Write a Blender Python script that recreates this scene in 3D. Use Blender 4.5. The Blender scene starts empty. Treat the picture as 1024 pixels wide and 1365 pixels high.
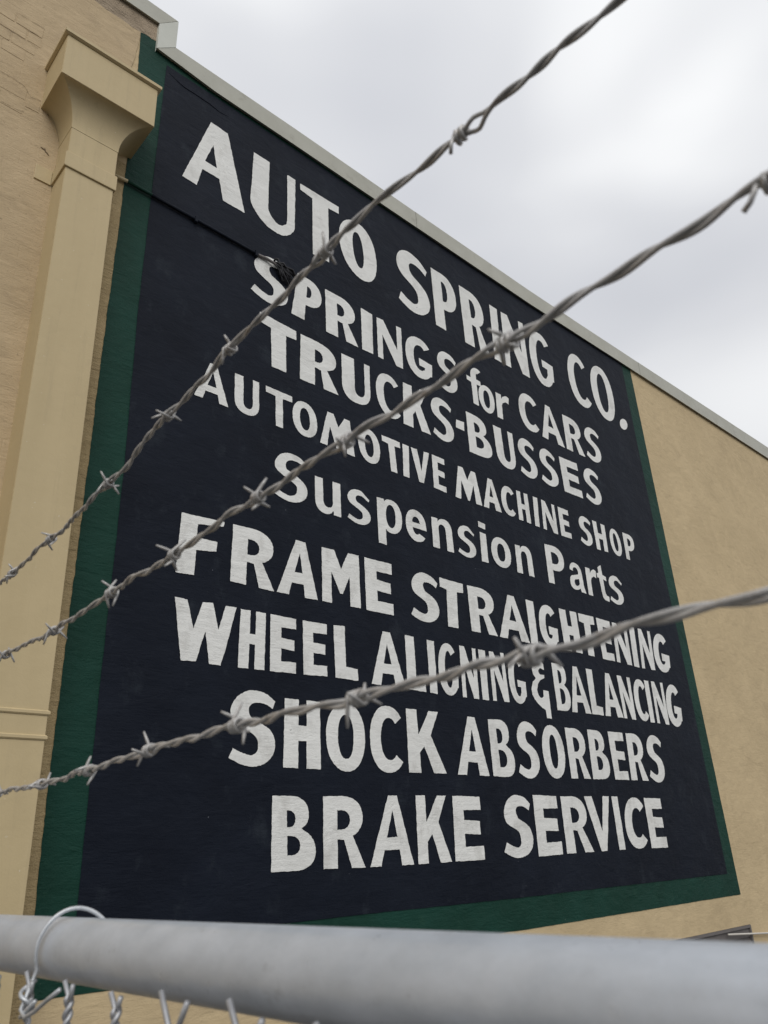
import bpy, bmesh, math, random
from mathutils import Vector, Matrix
from mathutils.geometry import tessellate_polygon

random.seed(7)
PI = math.pi
scene = bpy.context.scene

# ------------------------------------------------------------------ camera
EYE = 2.05                                   # eye height over the yard
cam_d = bpy.data.cameras.new('camera')
cam = bpy.data.objects.new('camera', cam_d)
scene.collection.objects.link(cam)
RX = Vector((0.7388893, -0.6720642, -0.0487060))      # picture right
RY = Vector((0.2403212, 0.3303659, -0.9127453))       # picture down
RZ = Vector((0.6295143, 0.6627127, 0.4056152))        # view direction
M = Matrix(((RX.x, -RY.x, -RZ.x, 0), (RX.y, -RY.y, -RZ.y, 0), (RX.z, -RY.z, -RZ.z, EYE), (0, 0, 0, 1)))
cam.matrix_world = M
cam_d.sensor_fit = 'VERTICAL'
cam_d.sensor_height = 36.0
cam_d.sensor_width = 27.0
cam_d.lens = 27.32
cam_d.clip_start = 0.02
cam_d.clip_end = 3000
cam_d.dof.use_dof = True
cam_d.dof.focus_distance = 5.5
cam_d.dof.aperture_fstop = 15.0
scene.camera = cam

# ------------------------------------------------------------------ light and sky
SUN_DIR = Vector((-0.42, -0.62, 0.66)).normalized()     # towards the veiled sun
world = bpy.data.worlds.new("World")
scene.world = world
world.use_nodes = True
nt = world.node_tree
nt.nodes.clear()
N = nt.nodes.new
out = N('ShaderNodeOutputWorld')
sky = N('ShaderNodeTexSky'); sky.sky_type = 'NISHITA'; sky.sun_disc = False
sky.sun_elevation = math.asin(SUN_DIR.z)
sky.sun_rotation = math.atan2(SUN_DIR.x, SUN_DIR.y)
bg_sky = N('ShaderNodeBackground'); bg_sky.inputs['Strength'].default_value = 0.08
nt.links.new(sky.outputs[0], bg_sky.inputs['Color'])
tc = N('ShaderNodeTexCoord')
mp = N('ShaderNodeMapping'); mp.inputs['Scale'].default_value = (1.0, 1.0, 2.0)
mp.inputs['Location'].default_value = (25.32, 9.20, 34.24)
nt.links.new(tc.outputs['Generated'], mp.inputs['Vector'])
nz = N('ShaderNodeTexNoise'); nz.inputs['Scale'].default_value = 2.3; nz.inputs['Detail'].default_value = 2.4
nz.inputs['Roughness'].default_value = 0.45; nz.inputs['Distortion'].default_value = 0.35
nt.links.new(mp.outputs[0], nz.inputs['Vector'])
cr = N('ShaderNodeValToRGB')
cr.color_ramp.elements[0].position = 0.30; cr.color_ramp.elements[0].color = (0.715, 0.732, 0.78, 1)
cr.color_ramp.elements[1].position = 0.72; cr.color_ramp.elements[1].color = (1.09, 1.10, 1.11, 1)
e = cr.color_ramp.elements.new(0.50); e.color = (0.83, 0.843, 0.878, 1)
nt.links.new(nz.outputs['Fac'], cr.inputs['Fac'])
bg_cl = N('ShaderNodeBackground'); bg_cl.inputs['Strength'].default_value = 0.94
sepz = N('ShaderNodeSeparateXYZ'); nt.links.new(tc.outputs['Generated'], sepz.inputs[0])
mr = N('ShaderNodeMapRange'); mr.inputs['From Min'].default_value = 0.0; mr.inputs['From Max'].default_value = 1.0
mr.inputs['To Min'].default_value = 0.82; mr.inputs['To Max'].default_value = 1.06
nt.links.new(sepz.outputs['Z'], mr.inputs['Value'])
vm = N('ShaderNodeVectorMath'); vm.operation = 'SCALE'
nt.links.new(cr.outputs[0], vm.inputs[0]); nt.links.new(mr.outputs[0], vm.inputs['Scale'])
nt.links.new(vm.outputs[0], bg_cl.inputs['Color'])
mx = N('ShaderNodeMixShader'); mx.inputs['Fac'].default_value = 0.94
nt.links.new(bg_sky.outputs[0], mx.inputs[1]); nt.links.new(bg_cl.outputs[0], mx.inputs[2])
nt.links.new(mx.outputs[0], out.inputs['Surface'])

sun_d = bpy.data.lights.new('sun', 'SUN')
sun_d.energy = 1.4
sun_d.angle = math.radians(40)
sun_d.color = (1.0, 0.97, 0.92)
sun = bpy.data.objects.new('sun', sun_d)
scene.collection.objects.link(sun)
sun.rotation_euler = (-SUN_DIR).to_track_quat('-Z', 'Y').to_euler()

vs = scene.view_settings
scene.display_settings.display_device = 'sRGB'
vs.view_transform = 'Standard'; vs.look = 'None'; vs.gamma = 1.0; vs.exposure = 0.0
vs.use_curve_mapping = False

# ------------------------------------------------------------------ helpers
def link(o):
    scene.collection.objects.link(o); return o

def mesh_obj(name, bm, mat, parent=None, smooth=False):
    me = bpy.data.meshes.new(name)
    bm.normal_update()
    bm.to_mesh(me); bm.free()
    me.materials.append(mat)
    if smooth:
        me.shade_smooth()
    o = link(bpy.data.objects.new(name, me))
    o.parent = parent
    return o

def thing(name, label, cat, group=None):
    o = link(bpy.data.objects.new(name, None))
    o.empty_display_size = 0.1
    o['label'] = label; o['category'] = cat
    if group: o['group'] = group
    return o

def box(bm, x0, x1, y0, y1, z0, z1, bevel=0.0):
    r = bmesh.ops.create_cube(bm, size=1.0)
    for v in r['verts']:
        v.co = Vector((x0 + (v.co.x + .5) * (x1 - x0), y0 + (v.co.y + .5) * (y1 - y0), z0 + (v.co.z + .5) * (z1 - z0)))
    if bevel:
        es = list({e for v in r['verts'] for e in v.link_edges})
        bmesh.ops.bevel(bm, geom=es, offset=bevel, segments=2, affect='EDGES', profile=0.5)

def tube(bm, pts, rad, seg=8, caps=True):
    """tube along points; rad is a number or one per point"""
    n = len(pts)
    pts = [Vector(p) for p in pts]
    rings = []
    t0 = (pts[1] - pts[0]).normalized()
    ref = Vector((0, 0, 1)) if abs(t0.z) < .9 else Vector((1, 0, 0))
    u = t0.cross(ref).normalized()
    for i, p in enumerate(pts):
        if i == 0: t = pts[1] - pts[0]
        elif i == n - 1: t = pts[-1] - pts[-2]
        else: t = pts[i + 1] - pts[i - 1]
        t.normalize()
        u = (u - t * u.dot(t)).normalized()
        w = t.cross(u)
        r = rad[i] if isinstance(rad, (list, tuple)) else rad
        rings.append([bm.verts.new(p + (u * math.cos(a) + w * math.sin(a)) * r)
                      for a in (2 * PI * k / seg for k in range(seg))])
    for a, b in zip(rings, rings[1:]):
        for k in range(seg):
            bm.faces.new((a[k], a[(k + 1) % seg], b[(k + 1) % seg], b[k]))
    if caps:
        bm.faces.new(list(reversed(rings[0]))); bm.faces.new(rings[-1])

def prism(bm, poly, y0, y1):
    """extrude an (x, z) outline from y0 (front) to y1 (back)"""
    f = [bm.verts.new((x, y0, z)) for x, z in poly]
    b = [bm.verts.new((x, y1, z)) for x, z in poly]
    n = len(poly)
    for tri in tessellate_polygon([[Vector((x, z, 0)) for x, z in poly]]):
        try:
            bm.faces.new([f[i] for i in tri]); bm.faces.new([b[i] for i in reversed(tri)])
        except ValueError:
            pass
    for i in range(n):
        j = (i + 1) % n
        bm.faces.new((f[i], b[i], b[j], f[j]))
    bmesh.ops.recalc_face_normals(bm, faces=bm.faces)

def sheet(bm, loops, y):
    """flat painted area on the wall: outer loop and holes in (x, z)"""
    vl = [[Vector((x, z, 0)) for x, z in lp] for lp in loops]
    flat = [p for lp in vl for p in lp]
    vs_ = [bm.verts.new((p.x, y, p.y)) for p in flat]
    for tri in tessellate_polygon(vl):
        a, b, c = (flat[i] for i in tri)
        ar = (b - a).cross(c - a).z
        if abs(ar) < 1e-9: continue
        idx = tri if ar > 0 else tuple(reversed(tri))
        try: bm.faces.new([vs_[i] for i in idx])
        except ValueError: pass

def rag(loop, step, amp, rnd=random, closed=True):
    """hand made edge: resample a loop and jitter it a little"""
    res = []
    n = len(loop)
    off = 0.0
    for i in range(n):
        a = Vector(loop[i]); b = Vector(loop[(i + 1) % n])
        d = b - a; ln = d.length
        res.append(tuple(a))
        if not closed and i == n - 1: break
        k = int(ln / step)
        if k < 1: continue
        nrm = Vector((-d.y, d.x)) / max(ln, 1e-6)
        for j in range(1, k + 1):
            off = off * 0.55 + rnd.uniform(-amp, amp) * 0.75
            p = a + d * (j / (k + 1)) + nrm * off
            res.append((p.x, p.y))
    return res

# ------------------------------------------------------------------ materials
def nodes_of(name):
    m = bpy.data.materials.new(name); m.use_nodes = True
    t = m.node_tree
    b = t.nodes['Principled BSDF']
    g = t.nodes.new('ShaderNodeNewGeometry')
    return m, t, b, g

def noise(t, vec, scale, detail=3, rough=0.5, stretch=None, dist=0.0, loc=(0, 0, 0)):
    mp = t.nodes.new('ShaderNodeMapping')
    mp.inputs['Location'].default_value = loc
    if stretch: mp.inputs['Scale'].default_value = stretch
    t.links.new(vec, mp.inputs['Vector'])
    n = t.nodes.new('ShaderNodeTexNoise')
    n.inputs['Scale'].default_value = scale; n.inputs['Detail'].default_value = detail
    n.inputs['Roughness'].default_value = rough; n.inputs['Distortion'].default_value = dist
    t.links.new(mp.outputs[0], n.inputs['Vector'])
    return n.outputs['Fac']

def ramp(t, fac, stops):
    r = t.nodes.new('ShaderNodeValToRGB')
    els = r.color_ramp.elements
    els[0].position, els[0].color = stops[0][0], (*stops[0][1], 1)
    els[1].position, els[1].color = stops[-1][0], (*stops[-1][1], 1)
    for p, c in stops[1:-1]:
        e = els.new(p); e.color = (*c, 1)
    t.links.new(fac, r.inputs['Fac'])
    return r.outputs['Color']

def mix(t, fac, a, b, mode='MIX'):
    m = t.nodes.new('ShaderNodeMix'); m.data_type = 'RGBA'; m.blend_type = mode
    if isinstance(fac, float): m.inputs['Factor'].default_value = fac
    else: t.links.new(fac, m.inputs['Factor'])
    for k, v in (('A', a), ('B', b)):
        s = [i for i in m.inputs if i.name == k and i.type == 'RGBA'][0]
        if isinstance(v, tuple): s.default_value = (*v, 1)
        else: t.links.new(v, s)
    return [o for o in m.outputs if o.type == 'RGBA'][0]

def bump(t, b, layers):
    """layers: (fac, strength, distance), chained"""
    prev = None
    for fac, st, dist in layers:
        n = t.nodes.new('ShaderNodeBump')
        n.inputs['Strength'].default_value = st; n.inputs['Distance'].default_value = dist
        t.links.new(fac, n.inputs['Height'])
        if prev: t.links.new(prev, n.inputs['Normal'])
        prev = n.outputs['Normal']
    t.links.new(prev, b.inputs['Normal'])

def wall_relief(t, b, P, grain=1.0):
    """one and the same wall relief for the bare wall and for every coat of paint on it"""
    big = noise(t, P, 1.6, 3, .55)
    mid = noise(t, P, 9.0, 4, .6, stretch=(1, 1, 1.6))
    rows = noise(t, P, 26.0, 3, .6, stretch=(.35, 1, 2.6))
    fine = noise(t, P, 110.0, 3, .7)
    wav = noise(t, P, 4.2, 4, .6, stretch=(.8, 1, 1.5), dist=.8, loc=(3, 0, 8))
    bump(t, b, [(big, .5, .05), (wav, .40 * grain, .022), (mid, .45 * grain, .010), (rows, .45 * grain, .005), (fine, .8 * grain, .0024)])

def paint(name, c0, c1, rough=.55, spec=.4, specks=None, grain=1.0, scuff=None, relief=True, seed=0.0):
    m, t, b, g = nodes_of(name)
    P = g.outputs['Position']
    col = ramp(t, noise(t, P, 1.3, 5, .6, loc=(seed, 0, 0)), [(.3, c0), (.7, c1)])
    if scuff:
        s = ramp(t, noise(t, P, 5.5, 6, .65, loc=(seed + 4, 0, 2), stretch=(1, 1, .7)), [(scuff[1], (0, 0, 0)), (scuff[1] + .16, (1, 1, 1))])
        col = mix(t, s, col, scuff[0])
    if specks:
        s = ramp(t, noise(t, P, 38.0, 2, .5, loc=(1, seed, 0)), [(specks[1], (0, 0, 0)), (specks[1] + .02, (1, 1, 1))])
        col = mix(t, s, col, specks[0])
    t.links.new(col, b.inputs['Base Color'])
    b.inputs['Roughness'].default_value = rough
    b.inputs['Specular IOR Level'].default_value = spec
    if relief: wall_relief(t, b, P, grain)
    return m

def stucco(name, c0, c1, dirt, seed=0.0, grain=1.0, rough=.85):
    m, t, b, g = nodes_of(name)
    P = g.outputs['Position']
    base = ramp(t, noise(t, P, .9, 6, .62, loc=(seed, 0, 0), stretch=(1, 1, 1.3), dist=.4), [(.28, c0), (.72, c1)])
    streak = ramp(t, noise(t, P, 3.2, 6, .7, loc=(seed, 3, 0), stretch=(.8, 1, 1.5), dist=1.2), [(.52, (0, 0, 0)), (.80, (.55, .55, .55))])
    col = mix(t, streak, base, dirt)
    lightp = ramp(t, noise(t, P, 2.1, 6, .72, loc=(seed + 8, 1, 4), stretch=(1.2, 1, .8), dist=.8), [(.50, (0, 0, 0)), (.74, (.55, .55, .55))])
    col = mix(t, lightp, col, tuple(min(1, c * 1.10) for c in c1))
    marks = ramp(t, noise(t, P, 13.0, 5, .7, loc=(seed, 2, 9), stretch=(.7, 1, 1.4), dist=.6), [(.60, (0, 0, 0)), (.74, (.55, .55, .55))])
    col = mix(t, marks, col, dirt)
    pits = ramp(t, noise(t, P, 55.0, 2, .5, loc=(0, seed, 5)), [(.68, (0, 0, 0)), (.74, (.7, .7, .7))])
    col = mix(t, pits, col, dirt)
    t.links.new(col, b.inputs['Base Color'])
    b.inputs['Roughness'].default_value = rough
    b.inputs['Specular IOR Level'].default_value = .25
    wall_relief(t, b, P, grain)
    return m

MAT = {}
MAT['stucco'] = stucco('beige stucco', (.51, .398, .238), (.595, .468, .284), (.39, .30, .185))
def brick_relief(m):
    t = m.node_tree; b = t.nodes['Principled BSDF']
    P = [n for n in t.nodes if n.type == 'NEW_GEOMETRY'][0].outputs['Position']
    mp = t.nodes.new('ShaderNodeMapping'); mp.inputs['Rotation'].default_value = (math.radians(90), 0, 0)
    mp.inputs['Location'].default_value = (.06, .045, 0)
    t.links.new(P, mp.inputs['Vector'])
    br = t.nodes.new('ShaderNodeTexBrick'); br.inputs['Scale'].default_value = 1.0
    br.inputs['Brick Width'].default_value = .205; br.inputs['Row Height'].default_value = .1145; br.inputs['Mortar Size'].default_value = .007
    br.inputs['Mortar Smooth'].default_value = 1.0
    t.links.new(mp.outputs[0], br.inputs['Vector'])
    msk = ramp(t, noise(t, P, 1.8, 3, .6, loc=(2, 2, 7)), [(.42, (0, 0, 0)), (.62, (1, 1, 1))])
    mm = t.nodes.new('ShaderNodeMath'); mm.operation = 'MULTIPLY'
    t.links.new(br.outputs['Fac'], mm.inputs[0]); t.links.new(msk, mm.inputs[1])
    n = t.nodes.new('ShaderNodeBump'); n.invert = True; n.inputs['Strength'].default_value = .30; n.inputs['Distance'].default_value = .005
    t.links.new(mm.outputs[0], n.inputs['Height'])
    old = b.inputs['Normal'].links[0].from_socket
    t.links.new(old, n.inputs['Normal']); t.links.new(n.outputs['Normal'], b.inputs['Normal'])
MAT['old_plaster'] = stucco('old rough plaster', (.46, .355, .22), (.54, .42, .265), (.33, .25, .16), seed=5, grain=1.15)
brick_relief(MAT['old_plaster'])
MAT['coarse'] = stucco('coarse beige render', (.36, .275, .145), (.45, .345, .19), (.27, .20, .11), seed=9, grain=2.4)
MAT['concrete'] = stucco('exposed pebbly concrete', (.20, .155, .105), (.46, .37, .27), (.10, .075, .05), seed=2, grain=4.0, rough=.95)
def pil():
    m, t, b, g = nodes_of('smooth pilaster paint')
    P = g.outputs['Position']
    col = ramp(t, noise(t, P, 2.0, 4, .55, stretch=(2.5, 1, .25)), [(.3, (.495, .392, .218)), (.7, (.545, .435, .248))])
    col = mix(t, ramp(t, noise(t, P, 7.0, 5, .7, loc=(3, 1, 0)), [(.60, (0, 0, 0)), (.85, (.5, .5, .5))]), col, (.41, .33, .20))
    col = mix(t, ramp(t, noise(t, P, 5.0, 5, .7, loc=(1, 6, 0), stretch=(4, 4, .22)), [(.55, (0, 0, 0)), (.80, (.45, .45, .45))]), col, (.36, .285, .17))
    col = mix(t, ramp(t, noise(t, P, 45.0, 2, .5, loc=(4, 6, 0)), [(.74, (0, 0, 0)), (.78, (.7, .7, .7))]), col, (.62, .55, .40))
    t.links.new(col, b.inputs['Base Color'])
    b.inputs['Roughness'].default_value = .6
    bump(t, b, [(noise(t, P, 3.0, 3, .5), .4, .016), (noise(t, P, 14.0, 4, .6), .3, .004), (noise(t, P, 90.0, 3, .6), .35, .0015)])
    return m
MAT['pilaster'] = pil()
MAT['navy'] = paint('navy sign paint', (.0044, .0066, .0130), (.0082, .0118, .0212), rough=.62, spec=.14, specks=((.16, .17, .19), .80), grain=.9, scuff=((.017, .022, .031), .57), seed=1)
MAT['green'] = paint('dark green border paint', (.0045, .031, .0195), (.0090, .052, .037), rough=.62, spec=.18, specks=((.20, .26, .22), .79), grain=1.3, scuff=((.014, .055, .036), .60), seed=3)
MAT['white'] = paint('white letter paint', (.735, .735, .705), (.81, .81, .78), rough=.6, spec=.35, specks=((.25, .25, .25), .77), grain=1.1, scuff=((.63, .625, .595), .53), seed=7)

def metal(name, c0, c1, rough, metallic, scale=20, bumpd=.0004, stain=None, stretch=None):
    m, t, b, g = nodes_of(name)
    P = g.outputs['Position']
    col = ramp(t, noise(t, P, scale, 5, .65, stretch=stretch), [(.3, c0), (.7, c1)])
    if stain:
        col = mix(t, ramp(t, noise(t, P, stain[1], 6, .7, loc=(2, 5, 1), stretch=stretch), [(stain[2], (0, 0, 0)), (stain[2] + .15, (.8, .8, .8))]), col, stain[0])
    t.links.new(col, b.inputs['Base Color'])
    b.inputs['Metallic'].default_value = metallic
    r = ramp(t, noise(t, P, scale * 1.7, 4, .6, loc=(7, 0, 0)), [(.3, (rough - .07,) * 3), (.7, (rough + .1,) * 3)])
    t.links.new(r, b.inputs['Roughness'])
    bump(t, b, [(noise(t, P, scale * 6, 3, .6), .3, bumpd)])
    return m
MAT['flashing'] = metal('pale roof flashing', (.40, .395, .335), (.46, .455, .39), .5, 0.0, scale=3, bumpd=.001, stain=((.31, .295, .24), 6, .58))
MAT['flashing_light'] = metal('newer pale flashing', (.54, .55, .49), (.60, .61, .55), .5, 0.0, scale=3, bumpd=.001)
MAT['pipe'] = metal('galvanised pipe', (.42, .455, .50), (.53, .565, .615), .34, .22, scale=45, stain=((.29, .305, .325), 42, .60), stretch=(1, .6, 1))
MAT['mesh_wire'] = metal('aluminised fence wire', (.36, .365, .38), (.50, .51, .53), .45, .5, scale=120, bumpd=.0001, stain=((.25, .25, .27), 160, .60))
MAT['strand'] = metal('weathered barbed wire', (.40, .39, .38), (.54, .53, .515), .45, .40, scale=160, bumpd=.0001, stain=((.20, .155, .12), 75, .57))
MAT['barb'] = metal('barb wire', (.36, .35, .34), (.50, .49, .475), .45, .40, scale=200, bumpd=.0001, stain=((.18, .14, .11), 120, .56))
MAT['tie'] = metal('aluminium tie wire', (.46, .48, .50), (.58, .60, .62), .42, .5, scale=150, bumpd=.0001)
MAT['dark_metal'] = metal('dark grey shutter paint', (.125, .112, .108), (.16, .145, .14), .6, 0.0, scale=4)
MAT['pale_pipe'] = metal('pale painted pipe', (.52, .49, .44), (.6, .57, .52), .5, 0.0, scale=5)
MAT['black_cable'] = metal('black perished cable', (.012, .013, .016), (.03, .03, .035), .7, 0.0, scale=60)
def asphalt():
    m, t, b, g = nodes_of('worn asphalt')
    P = g.outputs['Position']
    col = ramp(t, noise(t, P, .5, 6, .65), [(.3, (.042, .041, .039)), (.7, (.072, .070, .066))])
    col = mix(t, ramp(t, noise(t, P, 60, 3, .6), [(.5, (0, 0, 0)), (.7, (.5, .5, .5))]), col, (.13, .125, .115))
    t.links.new(col, b.inputs['Base Color']); b.inputs['Roughness'].default_value = .9
    bump(t, b, [(noise(t, P, 70, 3, .7), .5, .006)])
    return m
MAT['asphalt'] = asphalt()
MAT['roof'] = metal('grey roof membrane', (.20, .20, .19), (.27, .27, .26), .9, 0.0, scale=2)

def Zc(z): return z + EYE
WY = 4.6                                     # the painted wall stands in this plane

# ------------------------------------------------------------------ ground
bm = bmesh.new()
rings = [0, 6, 20, 60, 200, 1200]
vr = [[bm.verts.new((0, 0, 0))]]
for r in rings[1:]:
    vr.append([bm.verts.new((r * math.cos(a), r * math.sin(a), 0)) for a in (2 * PI * k / 32 for k in range(32))])
for k in range(32): bm.faces.new((vr[0][0], vr[1][k], vr[1][(k + 1) % 32]))
for a, b in zip(vr[1:], vr[2:]):
    for k in range(32): bm.faces.new((a[k], b[k], b[(k + 1) % 32], a[(k + 1) % 32]))
g = mesh_obj('ground', bm, MAT['asphalt']); g['kind'] = 'structure'

# ------------------------------------------------------------------ building
bld = thing('brick_building', 'beige stuccoed brick building with pale roof flashing and one classical pilaster', 'building')
bld.location = (0, WY, 0)
def B(name, bm, mat, smooth=False, parent=None):
    """a part of the building, modelled in world coordinates"""
    o = mesh_obj(name, bm, mat, None, smooth)
    o.parent = parent or bld
    o.matrix_parent_inverse = Matrix.Translation((0, -WY, 0)) if parent is None else Matrix()
    return o

STEP_X = 1.93
ROOF = [(1.93, 6.79), (3.4, 6.79), (5.5, 6.755), (7.4, 6.735), (10.0, 6.775), (14.6, 6.85), (30.0, 6.85)]
# wall with the window opening left out
bm = bmesh.new()
wx0, wx1, wz0, wz1 = 6.9, 9.74, Zc(-1.72), Zc(-.895)
yb = 16.0
def quad(bm, pts):
    bm.faces.new([bm.verts.new(p) for p in pts])
outline = [(-9, 0.0), (wx0, 0.0), (wx1, 0.0), (30, 0.0)] + [(x, Zc(z) - .05) for x, z in reversed(ROOF)] + [(STEP_X, Zc(7.10)), (-9, Zc(7.10))]
loops = [outline, [(wx0, wz0), (wx0, wz1), (wx1, wz1), (wx1, wz0)]]
sheet(bm, loops, WY)
quad(bm, [(-9, WY, 0), (-9, WY, Zc(7.10)), (-9, yb, Zc(7.10)), (-9, yb, 0)])
quad(bm, [(30, WY, 0), (30, yb, 0), (30, yb, Zc(6.80)), (30, WY, Zc(6.80))])
quad(bm, [(-9, yb, 0), (-9, yb, Zc(7.10)), (30, yb, Zc(6.80)), (30, yb, 0)])
# reveals of the opening
quad(bm, [(wx0, WY, wz1), (wx1, WY, wz1), (wx1, WY + .16, wz1), (wx0, WY + .16, wz1)])
quad(bm, [(wx0, WY, wz0), (wx0, WY + .16, wz0), (wx1, WY + .16, wz0), (wx1, WY, wz0)])
quad(bm, [(wx0, WY, wz0), (wx0, WY, wz1), (wx0, WY + .16, wz1), (wx0, WY + .16, wz0)])
quad(bm, [(wx1, WY, wz0), (wx1, WY + .16, wz0), (wx1, WY + .16, wz1), (wx1, WY, wz1)])
B('wall', bm, MAT['stucco'])
bm = bmesh.new()
quad(bm, [(STEP_X, WY + .2, Zc(6.5)), (30, WY + .2, Zc(6.5)), (30, yb, Zc(6.5)), (STEP_X, yb, Zc(6.5))])
quad(bm, [(-9, WY + .2, Zc(6.9)), (STEP_X, WY + .2, Zc(6.9)), (STEP_X, yb, Zc(6.9)), (-9, yb, Zc(6.9))])
B('roof', bm, MAT['roof'])
bm = bmesh.new()                                # parapet behind the flashing and its stepped end
quad(bm, [(STEP_X, WY, Zc(6.4)), (STEP_X, yb, Zc(6.4)), (STEP_X, yb, Zc(7.10)), (STEP_X, WY, Zc(7.10))])
quad(bm, [(-9, WY + .2, Zc(6.4)), (30, WY + .2, Zc(6.4)), (30, WY + .2, Zc(6.70)), (-9, WY + .2, Zc(6.70))])
B('parapet', bm, MAT['concrete'])

# older rough plaster on the left part of the wall, a thin raised coat with a ragged edge
rnd = random.Random(3)
bm = bmesh.new()
lp = [(-9, .02), (1.21, .02), (1.21, Zc(5.0)), (1.06, Zc(5.3)), (1.06, Zc(5.6)), (1.66, Zc(6.2)), (1.70, Zc(6.52)), (1.715, Zc(6.76)), (1.64, Zc(6.745)), (1.55, Zc(6.757)), (1.39, Zc(6.75)), (1.29, Zc(6.768)), (1.0, Zc(6.76)), (.6, Zc(6.77)), (-9, Zc(6.77))]
prism(bm, lp[:1] + rag(lp[1:13], .035, .004, rnd, False) + lp[13:], WY - .007, WY + .004)
B('plaster_coat', bm, MAT['old_plaster'])
# coarse strip right of the pilaster
bm = bmesh.new()
lp = [(1.45, .02), (1.73, .02), (1.73, Zc(5.17)), (1.655, Zc(5.17)), (1.655, Zc(5.12)), (1.45, Zc(5.12))]
prism(bm, lp, WY - .0012, WY + .004)
B('render_strip', bm, MAT['coarse'])
# bare concrete band under the high flashing
bm = bmesh.new()
lp = [(-9, Zc(6.74)), (1.29, Zc(6.74)), (1.39, Zc(6.74)), (1.60, Zc(6.74)), (1.72, Zc(6.76)), (1.768, Zc(6.775)), (1.82, Zc(6.768)), (1.90, Zc(6.785)), (1.90, Zc(7.08)), (-9, Zc(7.08))]
prism(bm, lp[:1] + rag(lp[1:8], .03, .005, rnd, False) + lp[8:], WY - .0055, WY + .004)
B('concrete_band', bm, MAT['concrete'])

# single bricks showing through the old plaster
bricks = [(.764, 5.965, .19, .098), (.560, 5.965, .19, .098), (.640, 5.852, .205, .10), (.86, 5.853, .10, .096), (.54, 5.737, .20, .10),
          (.757, 5.738, .17, .097), (.70, 5.622, .165, .10), (.735, 5.245, .19, .13), (.935, 5.19, .095, .11), (.60, 5.125, .155, .105), (.772, 5.10, .15, .012)]
for k, (x, z, w, h) in enumerate(bricks):
    bm = bmesh.new()
    lp = [(x, Zc(z)), (x + w, Zc(z + rnd.uniform(-.004, .004))), (x + w + rnd.uniform(-.004, .004), Zc(z + h)), (x + rnd.uniform(-.004, .004), Zc(z + h))]
    prism(bm, rag(lp, .018, .0022, rnd), WY - rnd.uniform(.0085, .0105), WY)
    B('brick', bm, MAT['old_plaster'])
# cracks in the plaster: thin dark gaps
def crack(pts, w, mat, y, name='plaster_crack'):
    bm = bmesh.new()
    P = []
    for (a, b) in zip(pts, pts[1:]):
        a = Vector(a); b = Vector(b); k = max(2, int((b - a).length / .015))
        for j in range(k):
            p = a.lerp(b, j / k); P.append((p.x + rnd.uniform(-.003, .003), p.y + rnd.uniform(-.003, .003)))
    P.append(pts[-1])
    up = [(x, Zc(z) + w * rnd.uniform(.1, .8)) for x, z in P]; dn = [(x, Zc(z) - w * rnd.uniform(.1, .8)) for x, z in P]
    sheet(bm, [dn + up[::-1]], y)
    return B(name, bm, mat)
m_, t_, b_, g_ = nodes_of('crack'); b_.inputs['Base Color'].default_value = (.22, .165, .105, 1); b_.inputs['Roughness'].default_value = 1
MAT['crack'] = m_
crack([(.60, 5.405), (.731, 5.389), (.809, 5.393), (.903, 5.376), (.956, 5.307), (1.03, 5.321)], .004, MAT['crack'], WY - .0116)
crack([(.77, 5.112), (.812, 5.110), (.899, 5.118), (.930, 5.132), (.925, 5.239)], .0028, MAT['crack'], WY - .0117)
crack([(.764, 6.068), (.86, 6.075), (.955, 6.082), (.968, 6.07)], .0035, MAT['crack'], WY - .0115)
crack([(.766, 5.957), (.86, 5.96), (.93, 5.964)], .003, MAT['crack'], WY - .0115)
crack([(.66, 5.845), (.76, 5.846), (.86, 5.838), (.945, 5.833)], .0032, MAT['crack'], WY - .0115)
crack([(.55, 5.73), (.68, 5.712), (.745, 5.74)], .003, MAT['crack'], WY - .0115)
crack([(.60, 4.12), (.75, 4.10), (.85, 4.12), (.93, 4.09)], .003, MAT['crack'], WY - .0088)
# chip in the plaster beside the pilaster neck
bm = bmesh.new()
for (x0, z0, x1, z1) in [(1.085, 4.885, 1.125, 4.872), (1.115, 4.895, 1.122, 4.86), (1.12, 4.868, 1.15, 4.845)]:
    tube(bm, [(x0, WY - .008, Zc(z0)), ((x0 + x1) / 2, WY - .011, Zc((z0 + z1) / 2)), (x1, WY - .008, Zc(z1))], .0035, 5)
B('plaster_chip', bm, MAT['crack'])

# pilaster ---------------------------------------------------------------
SX0, SX1, SY = 1.208, 1.560, 4.35
pilr = None
bm = bmesh.new()
prof = []
box(bm, SX0, SX1, SY, WY - .001, 0.0, Zc(4.96), 0)
es = [e for e in bm.edges if abs(e.verts[0].co.x - e.verts[1].co.x) < 1e-4 and abs(e.verts[0].co.y - SY) < 1e-3 and abs(e.verts[1].co.y - SY) < 1e-3]
bmesh.ops.bevel(bm, geom=es, offset=.003, segments=2, affect='EDGES')
pilr = B('pilaster', bm, MAT['pilaster'])
def PB(name, bm, mat=None, smooth=False):
    o = mesh_obj(name, bm, mat or MAT['pilaster'], None, smooth); o.parent = pilr
    return o
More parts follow.
